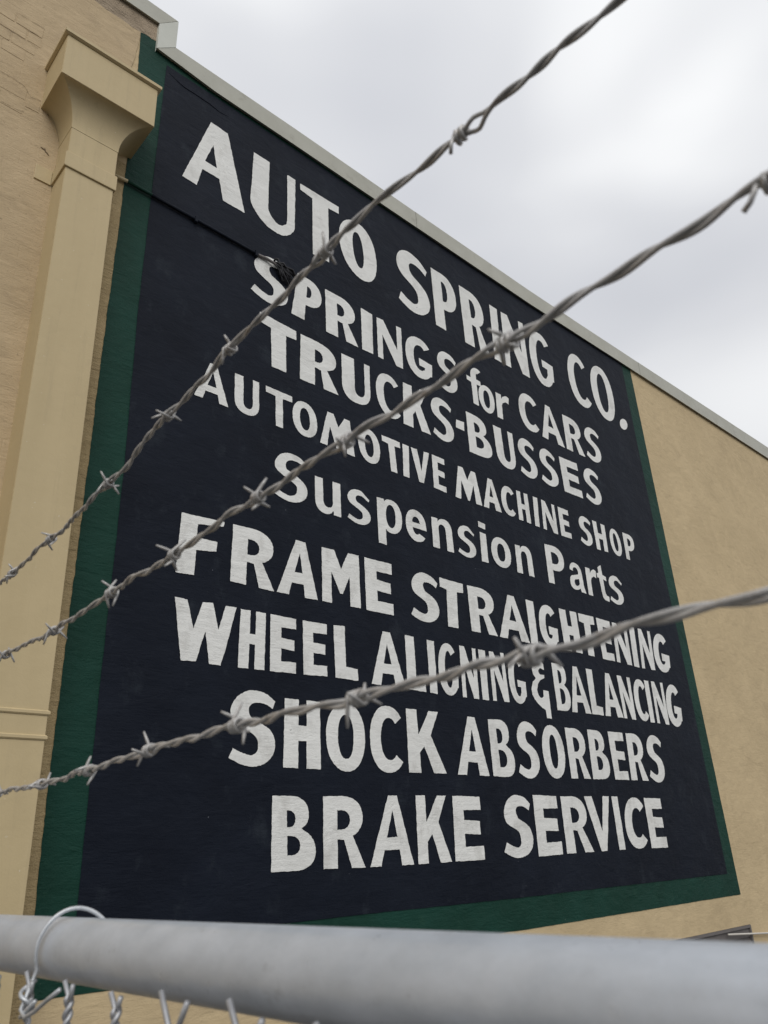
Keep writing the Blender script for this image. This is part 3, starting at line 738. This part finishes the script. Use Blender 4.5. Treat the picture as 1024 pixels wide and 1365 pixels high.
# each letter: character, wall x and height above the eye of its box corners (TL, TR, BR, BL), stem width
GLYPHS = [
('O',3.902,6.056,4.424,6.119,4.473,5.334,3.963,5.366,0.36),
('S',4.712,6.149,5.220,6.110,5.245,5.309,4.737,5.304,0.34),
('P',5.286,6.105,5.680,6.105,5.704,5.295,5.291,5.310,0.4),
('R',5.758,6.105,6.178,6.100,6.210,5.292,5.766,5.293,0.38),
('I',6.310,6.098,6.457,6.096,6.414,5.292,6.283,5.292,None),
('N',6.521,6.096,6.974,6.130,6.962,5.301,6.484,5.293,0.3),
('G',7.035,6.131,7.529,6.138,7.504,5.314,7.022,5.303,0.3),
('C',7.864,6.143,8.310,6.174,8.350,5.329,7.841,5.322,0.32),
('O',8.403,6.183,8.984,6.240,8.955,5.322,8.394,5.329,0.29),
('S',2.931,4.998,3.333,5.005,3.312,4.482,2.905,4.495,0.36),
('P',3.414,4.995,3.700,4.977,3.695,4.486,3.341,4.496,0.42),
('R',3.734,4.975,4.122,4.980,4.140,4.481,3.737,4.484,0.37),
('I',4.188,4.981,4.343,4.971,4.329,4.488,4.183,4.482,None),
('N',4.393,4.969,4.745,4.994,4.736,4.485,4.387,4.488,0.28),
('G',4.777,4.991,5.188,4.985,5.168,4.478,4.778,4.484,0.3),
('S',5.245,4.986,5.566,4.994,5.561,4.480,5.247,4.478,0.32),
('f',5.717,4.971,5.974,4.999,5.966,4.480,5.731,4.487,0.38),
('o',5.894,4.806,6.182,4.826,6.174,4.460,5.906,4.458,0.3),
('r',6.211,4.803,6.457,4.823,6.436,4.477,6.199,4.466,0.42),
('C',6.631,5.018,7.007,5.013,7.003,4.503,6.631,4.496,0.32),
('A',7.007,5.013,7.471,5.001,7.494,4.498,7.030,4.504,0.26),
('R',7.540,5.001,7.921,5.015,7.939,4.513,7.528,4.499,0.33),
('S',7.989,5.018,8.355,5.031,8.329,4.511,7.973,4.513,0.33),
('T',3.006,4.347,3.404,4.320,3.397,3.839,3.033,3.838,0.42),
('R',3.440,4.317,3.873,4.316,3.876,3.836,3.430,3.838,0.38),
('U',3.913,4.316,4.273,4.321,4.265,3.836,3.911,3.836,(0.44, 0.2)),
('C',4.322,4.324,4.641,4.324,4.663,3.835,4.351,3.836,0.32),
('K',4.707,4.321,5.054,4.337,5.069,3.839,4.678,3.835,0.36),
('S',5.076,4.338,5.409,4.342,5.432,3.833,5.101,3.838,0.33),
('B',5.643,4.337,5.993,4.328,6.042,3.848,5.638,3.840,0.33),
('U',6.087,4.326,6.436,4.331,6.438,3.831,6.104,3.844,(0.4, 0.26)),
('S',6.492,4.337,6.812,4.345,6.849,3.843,6.505,3.833,0.34),
('S',6.897,4.342,7.217,4.331,7.257,3.859,6.892,3.845,0.34),
('E',7.314,4.327,7.700,4.345,7.717,3.870,7.325,3.862,0.35),
('S',7.798,4.350,8.151,4.369,8.158,3.861,7.784,3.869,0.34),
('A',2.432,3.620,2.749,3.621,2.741,3.281,2.433,3.281,0.24),
('U',2.784,3.622,3.021,3.625,3.028,3.275,2.789,3.280,(0.35, 0.26)),
('T',3.080,3.624,3.357,3.618,3.356,3.279,3.094,3.275,0.28),
('O',3.349,3.618,3.611,3.615,3.634,3.278,3.357,3.279,0.3),
('M',3.732,3.617,3.995,3.612,4.044,3.260,3.642,3.277,(0.2, 0.02)),
('O',4.071,3.611,4.346,3.605,4.361,3.254,4.090,3.259,0.3),
('T',4.374,3.604,4.615,3.601,4.636,3.254,4.399,3.254,0.34),
('I',4.647,3.600,4.734,3.599,4.715,3.254,4.635,3.254,None),
('V',4.755,3.600,5.013,3.614,5.003,3.251,4.750,3.255,0.34),
('E',5.048,3.614,5.228,3.613,5.225,3.240,5.040,3.249,0.42),
('M',5.426,3.606,5.696,3.606,5.760,3.245,5.344,3.235,(0.2, 0.02)),
('A',5.773,3.606,6.077,3.603,6.070,3.249,5.773,3.245,0.29),
('C',6.089,3.603,6.316,3.598,6.316,3.248,6.079,3.249,0.36),
('H',6.363,3.597,6.567,3.603,6.568,3.247,6.353,3.248,0.35),
('I',6.662,3.607,6.745,3.609,6.717,3.245,6.637,3.246,None),
('N',6.813,3.609,7.064,3.606,7.059,3.241,6.785,3.244,0.3),
('E',7.123,3.606,7.328,3.608,7.328,3.248,7.117,3.243,0.4),
('S',7.514,3.615,7.779,3.616,7.769,3.236,7.508,3.239,0.35),
('H',7.823,3.615,8.098,3.610,8.082,3.252,7.833,3.239,0.33),
('O',8.168,3.611,8.406,3.613,8.431,3.254,8.169,3.253,0.31),
('P',8.498,3.615,8.761,3.624,8.716,3.256,8.488,3.255,0.36),
('S',3.171,3.058,3.503,3.075,3.522,2.629,3.154,2.628,0.28),
('u',3.580,2.937,3.863,2.938,3.863,2.617,3.583,2.618,0.31),
('s',3.922,2.942,4.193,2.939,4.205,2.615,3.926,2.616,0.31),
('p',4.274,2.944,4.584,2.955,4.580,2.493,4.274,2.497,0.31),
('e',4.620,2.937,4.894,2.932,4.897,2.616,4.622,2.618,0.31),
('n',4.967,2.930,5.245,2.941,5.254,2.618,4.964,2.617,0.32),
('s',5.320,2.944,5.579,2.949,5.592,2.613,5.311,2.616,0.31),
('o',5.825,2.948,6.135,2.940,6.135,2.616,5.808,2.619,0.3),
('n',6.217,2.936,6.490,2.950,6.499,2.617,6.206,2.617,0.32),
('P',6.750,3.058,7.093,3.074,7.085,2.602,6.741,2.611,0.31),
('a',7.170,2.950,7.417,2.945,7.446,2.608,7.144,2.611,0.33),
('r',7.495,2.942,7.720,2.947,7.699,2.601,7.486,2.607,0.42),
('t',7.722,3.036,7.918,3.034,7.922,2.593,7.739,2.606,0.42),
('s',7.958,2.953,8.269,2.957,8.244,2.590,7.931,2.594,0.33),
('F',2.391,2.288,2.747,2.302,2.716,1.854,2.371,1.839,0.42),
('R',2.810,2.304,3.200,2.313,3.191,1.851,2.801,1.858,0.35),
('A',3.226,2.313,3.642,2.311,3.604,1.855,3.203,1.851,0.29),
('M',3.639,2.311,4.044,2.323,4.046,1.863,3.637,1.856,(0.24, 0.2)),
('E',4.096,2.323,4.417,2.325,4.414,1.863,4.098,1.863,0.42),
('S',4.635,2.326,4.984,2.323,4.988,1.869,4.614,1.864,0.37),
('T',5.009,2.323,5.337,2.318,5.307,1.875,4.988,1.869,0.44),
('R',5.385,2.319,5.784,2.330,5.777,1.878,5.393,1.875,0.34),
('A',5.798,2.331,6.288,2.336,6.274,1.878,5.795,1.878,0.26),
('I',6.282,2.336,6.410,2.335,6.407,1.884,6.287,1.879,None),
('G',6.467,2.336,6.791,2.338,6.779,1.887,6.460,1.885,0.35),
('H',6.845,2.338,7.174,2.343,7.184,1.889,6.858,1.887,0.38),
('T',7.201,2.343,7.508,2.347,7.495,1.880,7.198,1.889,0.4),
('E',7.551,2.346,7.830,2.343,7.810,1.880,7.562,1.880,0.4),
('N',7.871,2.343,8.183,2.350,8.168,1.872,7.844,1.879,0.31),
('I',8.239,2.351,8.354,2.354,8.319,1.869,8.203,1.871,None),
('N',8.434,2.355,8.717,2.358,8.682,1.878,8.372,1.869,0.31),
('G',8.752,2.358,9.113,2.362,9.069,1.871,8.682,1.878,0.33),
('H',2.897,1.668,3.118,1.671,3.112,1.251,2.886,1.246,0.39),
('E',3.153,1.671,3.392,1.669,3.388,1.256,3.152,1.252,0.42),
('E',3.447,1.669,3.684,1.673,3.681,1.268,3.451,1.258,0.42),
('L',3.746,1.678,3.986,1.695,3.988,1.267,3.753,1.268,0.48),
('A',4.110,1.702,4.512,1.711,4.509,1.256,4.119,1.258,0.27),
('L',4.521,1.711,4.736,1.708,4.740,1.250,4.518,1.256,0.5),
('I',4.785,1.707,4.877,1.706,4.876,1.246,4.784,1.249,None),
('G',4.912,1.707,5.155,1.712,5.160,1.249,4.899,1.247,0.34),
('N',5.199,1.712,5.426,1.711,5.412,1.250,5.191,1.249,0.32),
('I',5.458,1.711,5.557,1.710,5.546,1.253,5.456,1.251,None),
('N',5.608,1.712,5.828,1.721,5.840,1.260,5.599,1.254,0.31),
('G',5.862,1.721,6.125,1.720,6.121,1.258,5.857,1.260,0.33),
('B',6.577,1.719,6.838,1.726,6.832,1.248,6.578,1.245,0.34),
('A',6.809,1.725,7.166,1.731,7.176,1.253,6.824,1.248,0.27),
('L',7.186,1.731,7.437,1.727,7.401,1.254,7.184,1.253,0.46),
('A',7.415,1.728,7.774,1.722,7.790,1.256,7.429,1.254,0.29),
('N',7.783,1.722,8.055,1.722,8.042,1.253,7.794,1.256,0.34),
('C',8.084,1.722,8.359,1.728,8.338,1.250,8.069,1.253,0.36),
('I',8.358,1.728,8.459,1.730,8.436,1.250,8.341,1.250,None),
('N',8.513,1.731,8.786,1.738,8.766,1.249,8.489,1.249,0.3),
('G',8.821,1.738,9.163,1.741,9.099,1.228,8.738,1.249,0.34),
('S',2.819,1.085,3.208,1.117,3.220,0.593,2.834,0.595,0.34),
('H',3.280,1.071,3.608,1.072,3.606,0.595,3.270,0.598,0.39),
('O',3.651,1.074,4.043,1.096,4.032,0.581,3.647,0.592,0.3),
('C',4.082,1.099,4.429,1.099,4.434,0.596,4.073,0.582,0.33),
('K',4.479,1.095,4.864,1.095,4.915,0.603,4.474,0.598,0.32),
('A',5.062,1.088,5.486,1.081,5.453,0.597,5.039,0.597,0.28),
('B',5.493,1.081,5.806,1.097,5.826,0.589,5.496,0.598,0.33),
('S',5.878,1.100,6.193,1.100,6.189,0.590,5.853,0.588,0.36),
('O',6.251,1.098,6.602,1.085,6.604,0.604,6.241,0.592,0.33),
('R',6.652,1.083,6.986,1.088,6.991,0.608,6.650,0.605,0.34),
('B',7.040,1.089,7.353,1.091,7.364,0.611,7.017,0.608,0.35),
('E',7.414,1.092,7.706,1.094,7.690,0.613,7.420,0.612,0.38),
('R',7.761,1.095,8.087,1.102,8.083,0.614,7.726,0.613,0.35),
('S',8.150,1.103,8.492,1.110,8.451,0.590,8.110,0.612,0.36),
('B',3.182,0.414,3.526,0.414,3.561,-0.054,3.176,-0.052,0.35),
('R',3.612,0.414,4.002,0.423,3.999,-0.060,3.608,-0.054,0.33),
('A',4.054,0.424,4.521,0.430,4.481,-0.060,4.031,-0.060,0.25),
('K',4.530,0.430,4.882,0.431,4.899,-0.057,4.517,-0.060,0.3),
('E',4.949,0.431,5.293,0.426,5.292,-0.056,4.929,-0.057,0.37),
('S',5.583,0.443,5.966,0.450,5.964,-0.062,5.531,-0.060,0.38),
('E',6.009,0.449,6.373,0.441,6.366,-0.052,5.998,-0.061,0.38),
('R',6.427,0.441,6.829,0.445,6.867,-0.049,6.419,-0.051,0.33),
('V',6.810,0.445,7.257,0.449,7.255,-0.047,6.816,-0.049,0.3),
('I',7.295,0.448,7.406,0.447,7.407,-0.046,7.295,-0.047,None),
('C',7.494,0.445,7.882,0.440,7.852,-0.048,7.441,-0.046,0.34),
('E',7.903,0.439,8.249,0.436,8.232,-0.050,7.894,-0.048,0.38),
]
TRACED = [
([(2.444,6.206),(2.622,6.193),(2.828,5.354),(2.605,5.357),(2.558,5.582),(2.388,5.583),(2.344,5.362),(2.205,5.373)],[[(2.482,5.942),(2.528,5.691),(2.409,5.696)]]),
([(2.907,6.167),(3.088,6.163),(3.079,5.605),(3.087,5.545),(3.109,5.506),(3.167,5.452),(3.203,5.446),(3.241,5.457),(3.287,5.503),(3.297,5.561),(3.298,6.143),(3.394,6.145),(3.386,5.543),(3.381,5.496),(3.369,5.459),(3.332,5.404),(3.293,5.367),(3.238,5.339),(3.185,5.33),(3.07,5.348),(3.003,5.391),(2.956,5.435),(2.912,5.487),(2.89,5.536),(2.885,5.597),(2.899,5.832)],[]),
([(3.455,6.138),(3.946,6.147),(3.943,6.05),(3.805,6.04),(3.8,5.334),(3.599,5.324),(3.603,6.041),(3.455,6.06)],[]),
([(9.22,5.456),(9.204,5.409),(9.167,5.363),(9.117,5.33),(9.066,5.317),(9.024,5.327),(9.002,5.357),(9.005,5.4),(9.031,5.447),(9.076,5.488),(9.128,5.512),(9.177,5.514),(9.21,5.494)],[]),
([(5.477,4.171),(5.6,4.179),(5.59,4.068),(5.46,4.071)],[]),
([(5.656,3.051),(5.765,3.042),(5.758,2.98),(5.654,2.988)],[]),
([(5.664,2.934),(5.757,2.93),(5.756,2.62),(5.654,2.618)],[]),
([(2.383,1.665),(2.478,1.661),(2.533,1.467),(2.595,1.663),(2.675,1.672),(2.725,1.488),(2.778,1.668),(2.866,1.672),(2.753,1.242),(2.664,1.244),(2.625,1.463),(2.564,1.25),(2.454,1.243)],[]),
([(6.442,1.629),(6.44,1.689),(6.409,1.706),(6.36,1.703),(6.295,1.683),(6.252,1.648),(6.244,1.61),(6.253,1.567),(6.287,1.531),(6.232,1.491),(6.199,1.422),(6.201,1.365),(6.231,1.32),(6.283,1.279),(6.335,1.247),(6.385,1.23),(6.387,1.155),(6.466,1.154),(6.465,1.214),(6.47,1.42),(6.385,1.423),(6.379,1.361),(6.351,1.345),(6.321,1.347),(6.299,1.368),(6.285,1.416),(6.31,1.477),(6.357,1.519),(6.429,1.548),(6.433,1.579),(6.366,1.576),(6.345,1.599),(6.346,1.617),(6.38,1.642)],[]),
]
LET_Y = WY - .012
rnd = random.Random(23)
def letter(loops, name='letter'):
    bm = bmesh.new()
    sheet(bm, [decross(rag(lp, .016, .0024, rnd)) for lp in loops], LET_Y)
    return SG(name, bm, MAT['white'])
for row in GLYPHS:
    ch = row[0]; q = row[1:9]; s = row[9]
    TL, TR, BR, BL = [Vector((q[i], q[i + 1])) for i in (0, 2, 4, 6)]
    w = ((TR - TL).length + (BR - BL).length) / 2; h = ((TL - BL).length + (TR - BR).length) / 2
    o_, hs = glyph(ch, w, h, s)
    o_ = decross(o_); hs = [decross(k_) for k_ in hs]
    def fit(p):
        x, y = p[0] * .972 + .014, p[1]
        v = BL * (1 - x) * (1 - y) + BR * x * (1 - y) + TL * (1 - x) * y + TR * x * y
        return (v.x, Zc(v.y))
    letter([[fit(p) for p in o_]] + [[fit(p) for p in hh] for hh in hs])
for o_, hs in TRACED:
    letter([[(x, Zc(z)) for x, z in o_]] + [[(x, Zc(z)) for x, z in hh] for hh in hs])
# plaster ridge under the navy paint, top left
bm = bmesh.new()
tube(bm, [(x, WY - .008, Zc(z)) for x, z in [(2.008, 6.486), (2.09, 6.452), (2.16, 6.43), (2.29, 6.432), (2.43, 6.427), (2.526, 6.406), (2.62, 6.42)]], [.002, .005, .006, .006, .006, .004, .002], 6)
SG('plaster_ridge', bm, MAT['navy'])

# ------------------------------------------------------------------ conduit on the wall with torn cable
cond = thing('wall_conduit', 'thin painted conduit crossing the wall below the word AUTO, ending in torn black cable', 'conduit')
pts = [(1.60, 4.89), (1.66, 4.953), (1.742, 4.980), (1.95, 4.974), (2.286, 4.964), (2.648, 4.953), (2.97, 4.941)]
CY = WY - .026
def C3(l, y=CY): return [(x, y, Zc(z)) for x, z in l]
bm = bmesh.new(); tube(bm, C3([(1.56, 4.96), (1.66, 4.972), (1.742, 4.980)]), .015, 10); mesh_obj('bare_end', bm, MAT['pilaster'], cond, True)
bm = bmesh.new(); tube(bm, C3([(1.743, 4.980), (1.955, 4.974)]), .0145, 10); mesh_obj('conduit_tube', bm, MAT['green'], cond, True)
bm = bmesh.new(); tube(bm, C3(pts[3:]), .0145, 10); mesh_obj('conduit_tube', bm, MAT['navy'], cond, True)
bm = bmesh.new(); tube(bm, [(2.97, CY, Zc(4.941)), (3.06, CY - .004, Zc(4.945)), (3.14, CY - .016, Zc(4.925)), (3.20, CY - .02, Zc(4.905))], [.0145, .015, .012, .009], 9)
mesh_obj('bare_end', bm, MAT['dark_metal'], cond, True)
for x, z in [(2.35, 4.962), (2.95, 4.942)]:
    bm = bmesh.new(); box(bm, x - .012, x + .012, WY - .045, WY - .0085, Zc(z) - .032, Zc(z) + .032, .004); mesh_obj('clip', bm, MAT['navy'], cond)
r2 = random.Random(5)
bm = bmesh.new()
for k in range(26):
    a = Vector((3.15 + r2.uniform(-.02, .03), CY - .012, Zc(4.935) + r2.uniform(-.02, .02)))
    tip = Vector((3.285 + r2.uniform(-.08, .09), CY - r2.uniform(-.005, .05), Zc(4.87) + r2.uniform(-.09, .06)))
    mid = a.lerp(tip, .5) + Vector((r2.uniform(-.04, .04), -r2.uniform(0, .04), r2.uniform(-.03, .06)))
    tube(bm, [a, a.lerp(mid, .6), mid.lerp(tip, .2), mid.lerp(tip, .7), tip], r2.uniform(.006, .012), 5)
mesh_obj('cable_bundle', bm, MAT['black_cable'], cond, True)

# pale pipe beside the window
pp = thing('pale_wall_pipe', 'thin pale sloping pipe low on the beige wall beside the dark window', 'pipe')
bm = bmesh.new(); tube(bm, [(9.116, WY - .035, Zc(-.942)), (10.08, WY - .035, Zc(-1.013)), (13.0, WY - .035, Zc(-1.23))], .010, 10); mesh_obj('pipe_run', bm, MAT['pale_pipe'], pp, True)
for x in (10.4, 12.4):
    zz = -.942 - (x - 9.116) * .0737
    bm = bmesh.new(); box(bm, x - .012, x + .012, WY - .05, WY - .001, Zc(zz - .02), Zc(zz + .02), .003); mesh_obj('bracket', bm, MAT['pale_pipe'], pp)

# ------------------------------------------------------------------ chain link fence
FX = .269
fence = thing('chain_link_fence', 'galvanised chain link fence with thick top rail in the near foreground', 'fence')
RAIL_Z = Zc(-.0508)
bm = bmesh.new(); n = 60
tube(bm, [(FX, -1.6 + (6.17) * i / n, RAIL_Z) for i in range(n + 1)], .021, 48)
rail = mesh_obj('top_rail', bm, MAT['pipe'], fence, True)
for y in (-1.45, 1.78, 4.42):
    bm = bmesh.new(); tube(bm, [(FX + .052, y, 0), (FX + .052, y, RAIL_Z + .04), (FX + .05, y, Zc(.44))], .028, 20)
    post = mesh_obj('post', bm, MAT['pipe'], fence, True)
    bm = bmesh.new(); tube(bm, [(FX + .05, y, Zc(.441)), (FX + .05, y, Zc(.455)), (FX + .05, y, Zc(.47))], [.031, .028, .012], 20)
    cap = mesh_obj('cap', bm, MAT['pipe'], post, True)
    bm = bmesh.new(); box(bm, FX - .001, FX + .055, y - .022, y + .022, RAIL_Z - .030, RAIL_Z - .022, .002)
    mesh_obj('bracket', bm, MAT['pipe'], post)

W = .0694                                      # width of one diamond
MX = FX - .0255                                # the mesh hangs on the near side of the rail
WR = .00165
def mesh_wire(sign_, v):
    """one woven wire, its twisted and pointed top at the origin"""
    r3 = random.Random(100 + v * 2 + (sign_ > 0))
    pts = []
    wide = v == 2
    tipdy = (.0125 if wide else .0050) * sign_ * r3.uniform(.75, 1.2)
    top = .006 + r3.uniform(-.005, .004)
    drop = .007 if wide else 0.0
    pts.append((-.001 + r3.uniform(-.002, .001), -tipdy, top))
    pts.append((0, -tipdy * .45, -.002 - drop * .5))
    turns, hl = 2.25, (.020 if wide else .034)
    ph = 0 if sign_ > 0 else PI
    for i in range(29):
        u = i / 28
        a = ph + turns * 2 * PI * u
        pts.append((math.cos(a) * .0018, -math.sin(a) * .0019, -.004 - drop - hl * u))
    z = -.004 - drop - hl
    y = 0.0
    side = 1
    k = 0
    while z > -1.93:
        x = .0019 if (k % 2 == 0) == (sign_ > 0) else -.0019
        y1 = sign_ * W / 2 if k % 2 == 0 else 0.0
        y0 = 0.0 if k % 2 == 0 else sign_ * W / 2
        for f_ in (.07, .5, .93):
            pts.append((x, y0 + (y1 - y0) * f_, z - W / 2 * f_))
        z -= W / 2; k += 1
    bm = bmesh.new(); tube(bm, pts, WR, 8)
    return bm
protos = {}
for s_ in (1, -1):
    for v in range(3):
        protos[(s_, v)] = None
r3 = random.Random(77)
y_first = .648 - 28 * W
k = 0
pinned = {28: (.001, -.0015), 29: (.0, .0), 30: (.0, -.003), 31: (.0, -.002), 32: (0, .0), 33: (0, .001)}
nodes_y = []
yy = .648 + 55 * W
i_all = list(range(-56, 29))
for j in i_all:                                # node positions along the fence (camera end to wall end)
    y = .648 - j * W
    if y < -1.4 or y > 4.5: continue
    wide_here = (-.2 < y < .46) or (not .46 <= y < .7 and r3.random() < .4)
    for s_ in (1, -1):
        v = 2 if wide_here else r3.randrange(2)
        dz = r3.uniform(-.003, .002)
        if protos[(s_, v)] is None:
            o = mesh_obj('mesh_wire', mesh_wire(s_, v), MAT['mesh_wire'], fence, True)
            protos[(s_, v)] = o
        else:
            o = protos[(s_, v)].copy(); link(o); o.parent = fence
        o.location = (MX, y, Zc(-.0705) + dz)
# tie wire hooked over the rail
bm = bmesh.new()
pts = []
R_ = .0252
pts += [(MX - .0045, .584, Zc(-.069)), (MX - .0055, .600, Zc(-.0755)), (MX - .006, .620, Zc(-.084)), (MX - .006, .635, Zc(-.0885)), (MX - .006, .6445, Zc(-.085))]
for i in range(27):
    a = math.radians(205 - 210 * i / 26)       # from low on the near side over the top to the far side
    rr = R_ + .0022 * math.exp(-((math.degrees(a) - 95) / 45) ** 2)
    yy = .646 - .024 * (i / 26) ** 2.5
    pts.append((FX + math.cos(a) * rr, yy, RAIL_Z + math.sin(a) * rr))
tube(bm, pts, .0015, 10)
mesh_obj('tie_wire', bm, MAT['tie'], fence, True)
bm = bmesh.new()
pts = []
for i in range(22):
    a = 2 * PI * 1.3 * i / 21
    pts.append((MX - .002 + math.cos(a) * .0046, .646 + math.sin(a) * .0048, Zc(-.068) - .022 * i / 21))
pts.append((MX - .006, .620, Zc(-.078)))
tube(bm, pts, .0015, 8)
mesh_obj('tie_wire', bm, MAT['tie'], fence, True)

# ------------------------------------------------------------------ barbed wire strands
def spl(P, y):
    if y <= P[0][0]: return P[0][1]
    for i in range(len(P) - 1):
        a, b = P[i], P[i + 1]
        if a[0] <= y <= b[0]:
            u = (y - a[0]) / (b[0] - a[0]); u = u * u * (3 - 2 * u) * .5 + u * .5
            return a[1] + (b[1] - a[1]) * u
    return P[-1][1]
paths = {
    'top': [(-1.45, .384), (.095, .384), (.151, .3825), (.20, .3845), (.256, .390), (.325, .3870), (.445, .3745), (.546, .3605), (.653, .3405), (.72, .333), (.786, .3285), (.956, .3215), (1.78, .350), (4.42, .36)],
    'mid': [(-1.45, .232), (.061, .2300), (.117, .2315), (.18, .2292), (.247, .2308), (.315, .2292), (.413, .2275), (.516, .2222), (.628, .2215), (.745, .2170), (.912, .2230), (1.78, .225), (4.42, .225)],
    'low': [(-1.45, .076), (.102, .0752), (.145, .0762), (.195, .0748), (.243, .0762), (.307, .0760), (.424, .0790), (.537, .0780), (.638, .0750), (.74, .0738), (.848, .0765), (1.78, .075), (4.42, .075)],
}
barbs_at = {
    'top': [-.17, -.055, .062, .327, .449, .548, .663, .800, .915],
    'mid': [-.055, .187, .311, .405, .520, .630, .757, .893],
    'low': [-.02, .072, .196, .309, .424, .539, .640, .740, .857],
}
def strand(kind, ph, eye=None):
    P = paths[kind]
    rr = random.Random(hash_(kind))
    bm = bmesh.new(); pts = []
    y = -1.45; a = ph
    while y < 4.42:
        near = -.3 < y < 1.2
        st = .0028 if near else .007
        pitch = .060 if y < .30 else (.052 if y < .6 else .040)
        pitch *= 1 + .22 * math.sin(y * 31 + P[0][1] * 50) + .14 * math.sin(y * 71 + P[0][1] * 20)
        R = .00128
        # the two wires spread a little where a barb is wound between them
        for bpos in barbs_at[kind]:
            R += .0011 * math.exp(-((y - bpos) / .010) ** 2)
        if eye:
            R += eye[1] * math.exp(-((y - eye[0]) / eye[2]) ** 2)
        z = spl(P, y)
        wob = .0012 * math.sin(y * 47 + P[0][1] * 9) + .0006 * math.sin(y * 131 + P[0][1] * 70); wz = .0007 * math.sin(y * 83 + P[0][1] * 40) + .0005 * math.sin(y * 170 + P[0][1] * 11)
        flat = 1.0
        pts.append((FX - .002 + math.cos(a) * R + wob, y, Zc(z) + wz + math.sin(a) * R))
        y += st; a += 2 * PI * st / pitch
    tube(bm, pts, .00140, 7)
    return bm
def hash_(s): return sum(ord(c) * (i + 3) for i, c in enumerate(s))
def barb_mesh(v):
    """two short wires wound side by side round the strand, four sharp ends"""
    rb = random.Random(900 + v)
    bm = bmesh.new()
    for q in (0, 1):
        pts = []
        a0 = q * PI + rb.uniform(-.5, .5)
        turns = 1.35 + rb.uniform(-.15, .15)
        off = -.0030 + q * .0048
        R = .0036
        n_ = 20
        for i in range(n_ + 1):
            a = a0 + turns * 2 * PI * i / n_
            pts.append(Vector((math.cos(a) * R, off + (i / n_ - .5) * .0040, math.sin(a) * R)))
        ln = rb.uniform(.0095, .0135)
        d0 = (pts[0] - pts[1]).normalized() + Vector((0, rb.uniform(-.35, .35), 0))
        d1 = (pts[-1] - pts[-2]).normalized() + Vector((0, rb.uniform(-.35, .35), 0))
        d0.normalize(); d1.normalize()
        pts = [pts[0] + d0 * ln, pts[0] + d0 * ln * .5] + pts + [pts[-1] + d1 * ln * .5, pts[-1] + d1 * ln]
        r_ = [.0007, .00115] + [.00115] * (n_ + 1) + [.00115, .0007]
        tube(bm, pts, r_, 8)
    return bm
barb_proto = []
for v in range(5): barb_proto.append(None)
wires = [('top', 'topmost of the three barbed wire strands, sagging, with a looped splice against the sky'),
         ('mid', 'middle barbed wire strand, crossing the words SPRING, CARS and FRAME'),
         ('low', 'lowest barbed wire strand, the nearest above the fence rail, crossing SHOCK and BALANCING')]
for kind, lab in wires:
    w_ = thing('barbed_wire', lab, 'barbed wire', 'barbed wire strands above the fence rail')
    eye = (.1865, .0023, .006) if kind == 'top' else None
    for ph in (0.4, .4 + PI):
        mesh_obj('strand', strand(kind, ph + {'top': 0, 'mid': 1.1, 'low': 2.0}[kind], eye), MAT['strand'], w_, True)
    rb = random.Random(hash_(kind) + 4)
    ys = list(barbs_at[kind])
    y = ys[-1] + .115
    while y < 4.4: ys.append(y); y += .115 + rb.uniform(-.006, .006)
    for i, y in enumerate(ys):
        v = rb.randrange(5)
        if barb_proto[v] is None:
            o = mesh_obj('barb', barb_mesh(v), MAT['barb'], w_, True); barb_proto[v] = o
        else:
            o = barb_proto[v].copy(); link(o); o.parent = w_
        o.location = (FX - .002, y, Zc(spl(paths[kind], y)))
        o.rotation_euler = (rb.uniform(-.12, .12), rb.uniform(0, 2 * PI), rb.uniform(-.1, .1))
    if kind == 'mid':                          # a knot with one bent end near the picture's right edge
        bm = bmesh.new()
        tube(bm, [(FX - .002 + math.cos(i * .9) * .0034, .052 + i * .0005, Zc(.2302) + math.sin(i * .9) * .0034) for i in range(16)], .0014, 7)
        mesh_obj('splice_knot', bm, MAT['strand'], w_, True)
        bm = bmesh.new()
        tube(bm, [(FX - .005, .0605, Zc(.2290)), (FX - .0065, .0615, Zc(.2255)), (FX - .006, .0640, Zc(.2225)), (FX - .005, .0675, Zc(.2210))], .0012, 7)
        mesh_obj('splice_end', bm, MAT['strand'], w_, True)
    # knot of the splice
    if kind == 'top':
        bm = bmesh.new()
        pts = [(math.cos(i * 1.0) * .0033, .1945 + i * .00060, math.sin(i * 1.0) * .0033) for i in range(13)]
        tube(bm, [(FX - .002 + x, y, Zc(.3842) + z) for x, y, z in pts], .0017, 7)
        mesh_obj('splice_knot', bm, MAT['strand'], w_, True)
        bm = bmesh.new()
        tube(bm, [(FX - .005, .2015, Zc(.3840)), (FX - .007, .2025, Zc(.377)), (FX - .006, .2045, Zc(.3715))], .0012, 7)
        mesh_obj('splice_end', bm, MAT['strand'], w_, True)
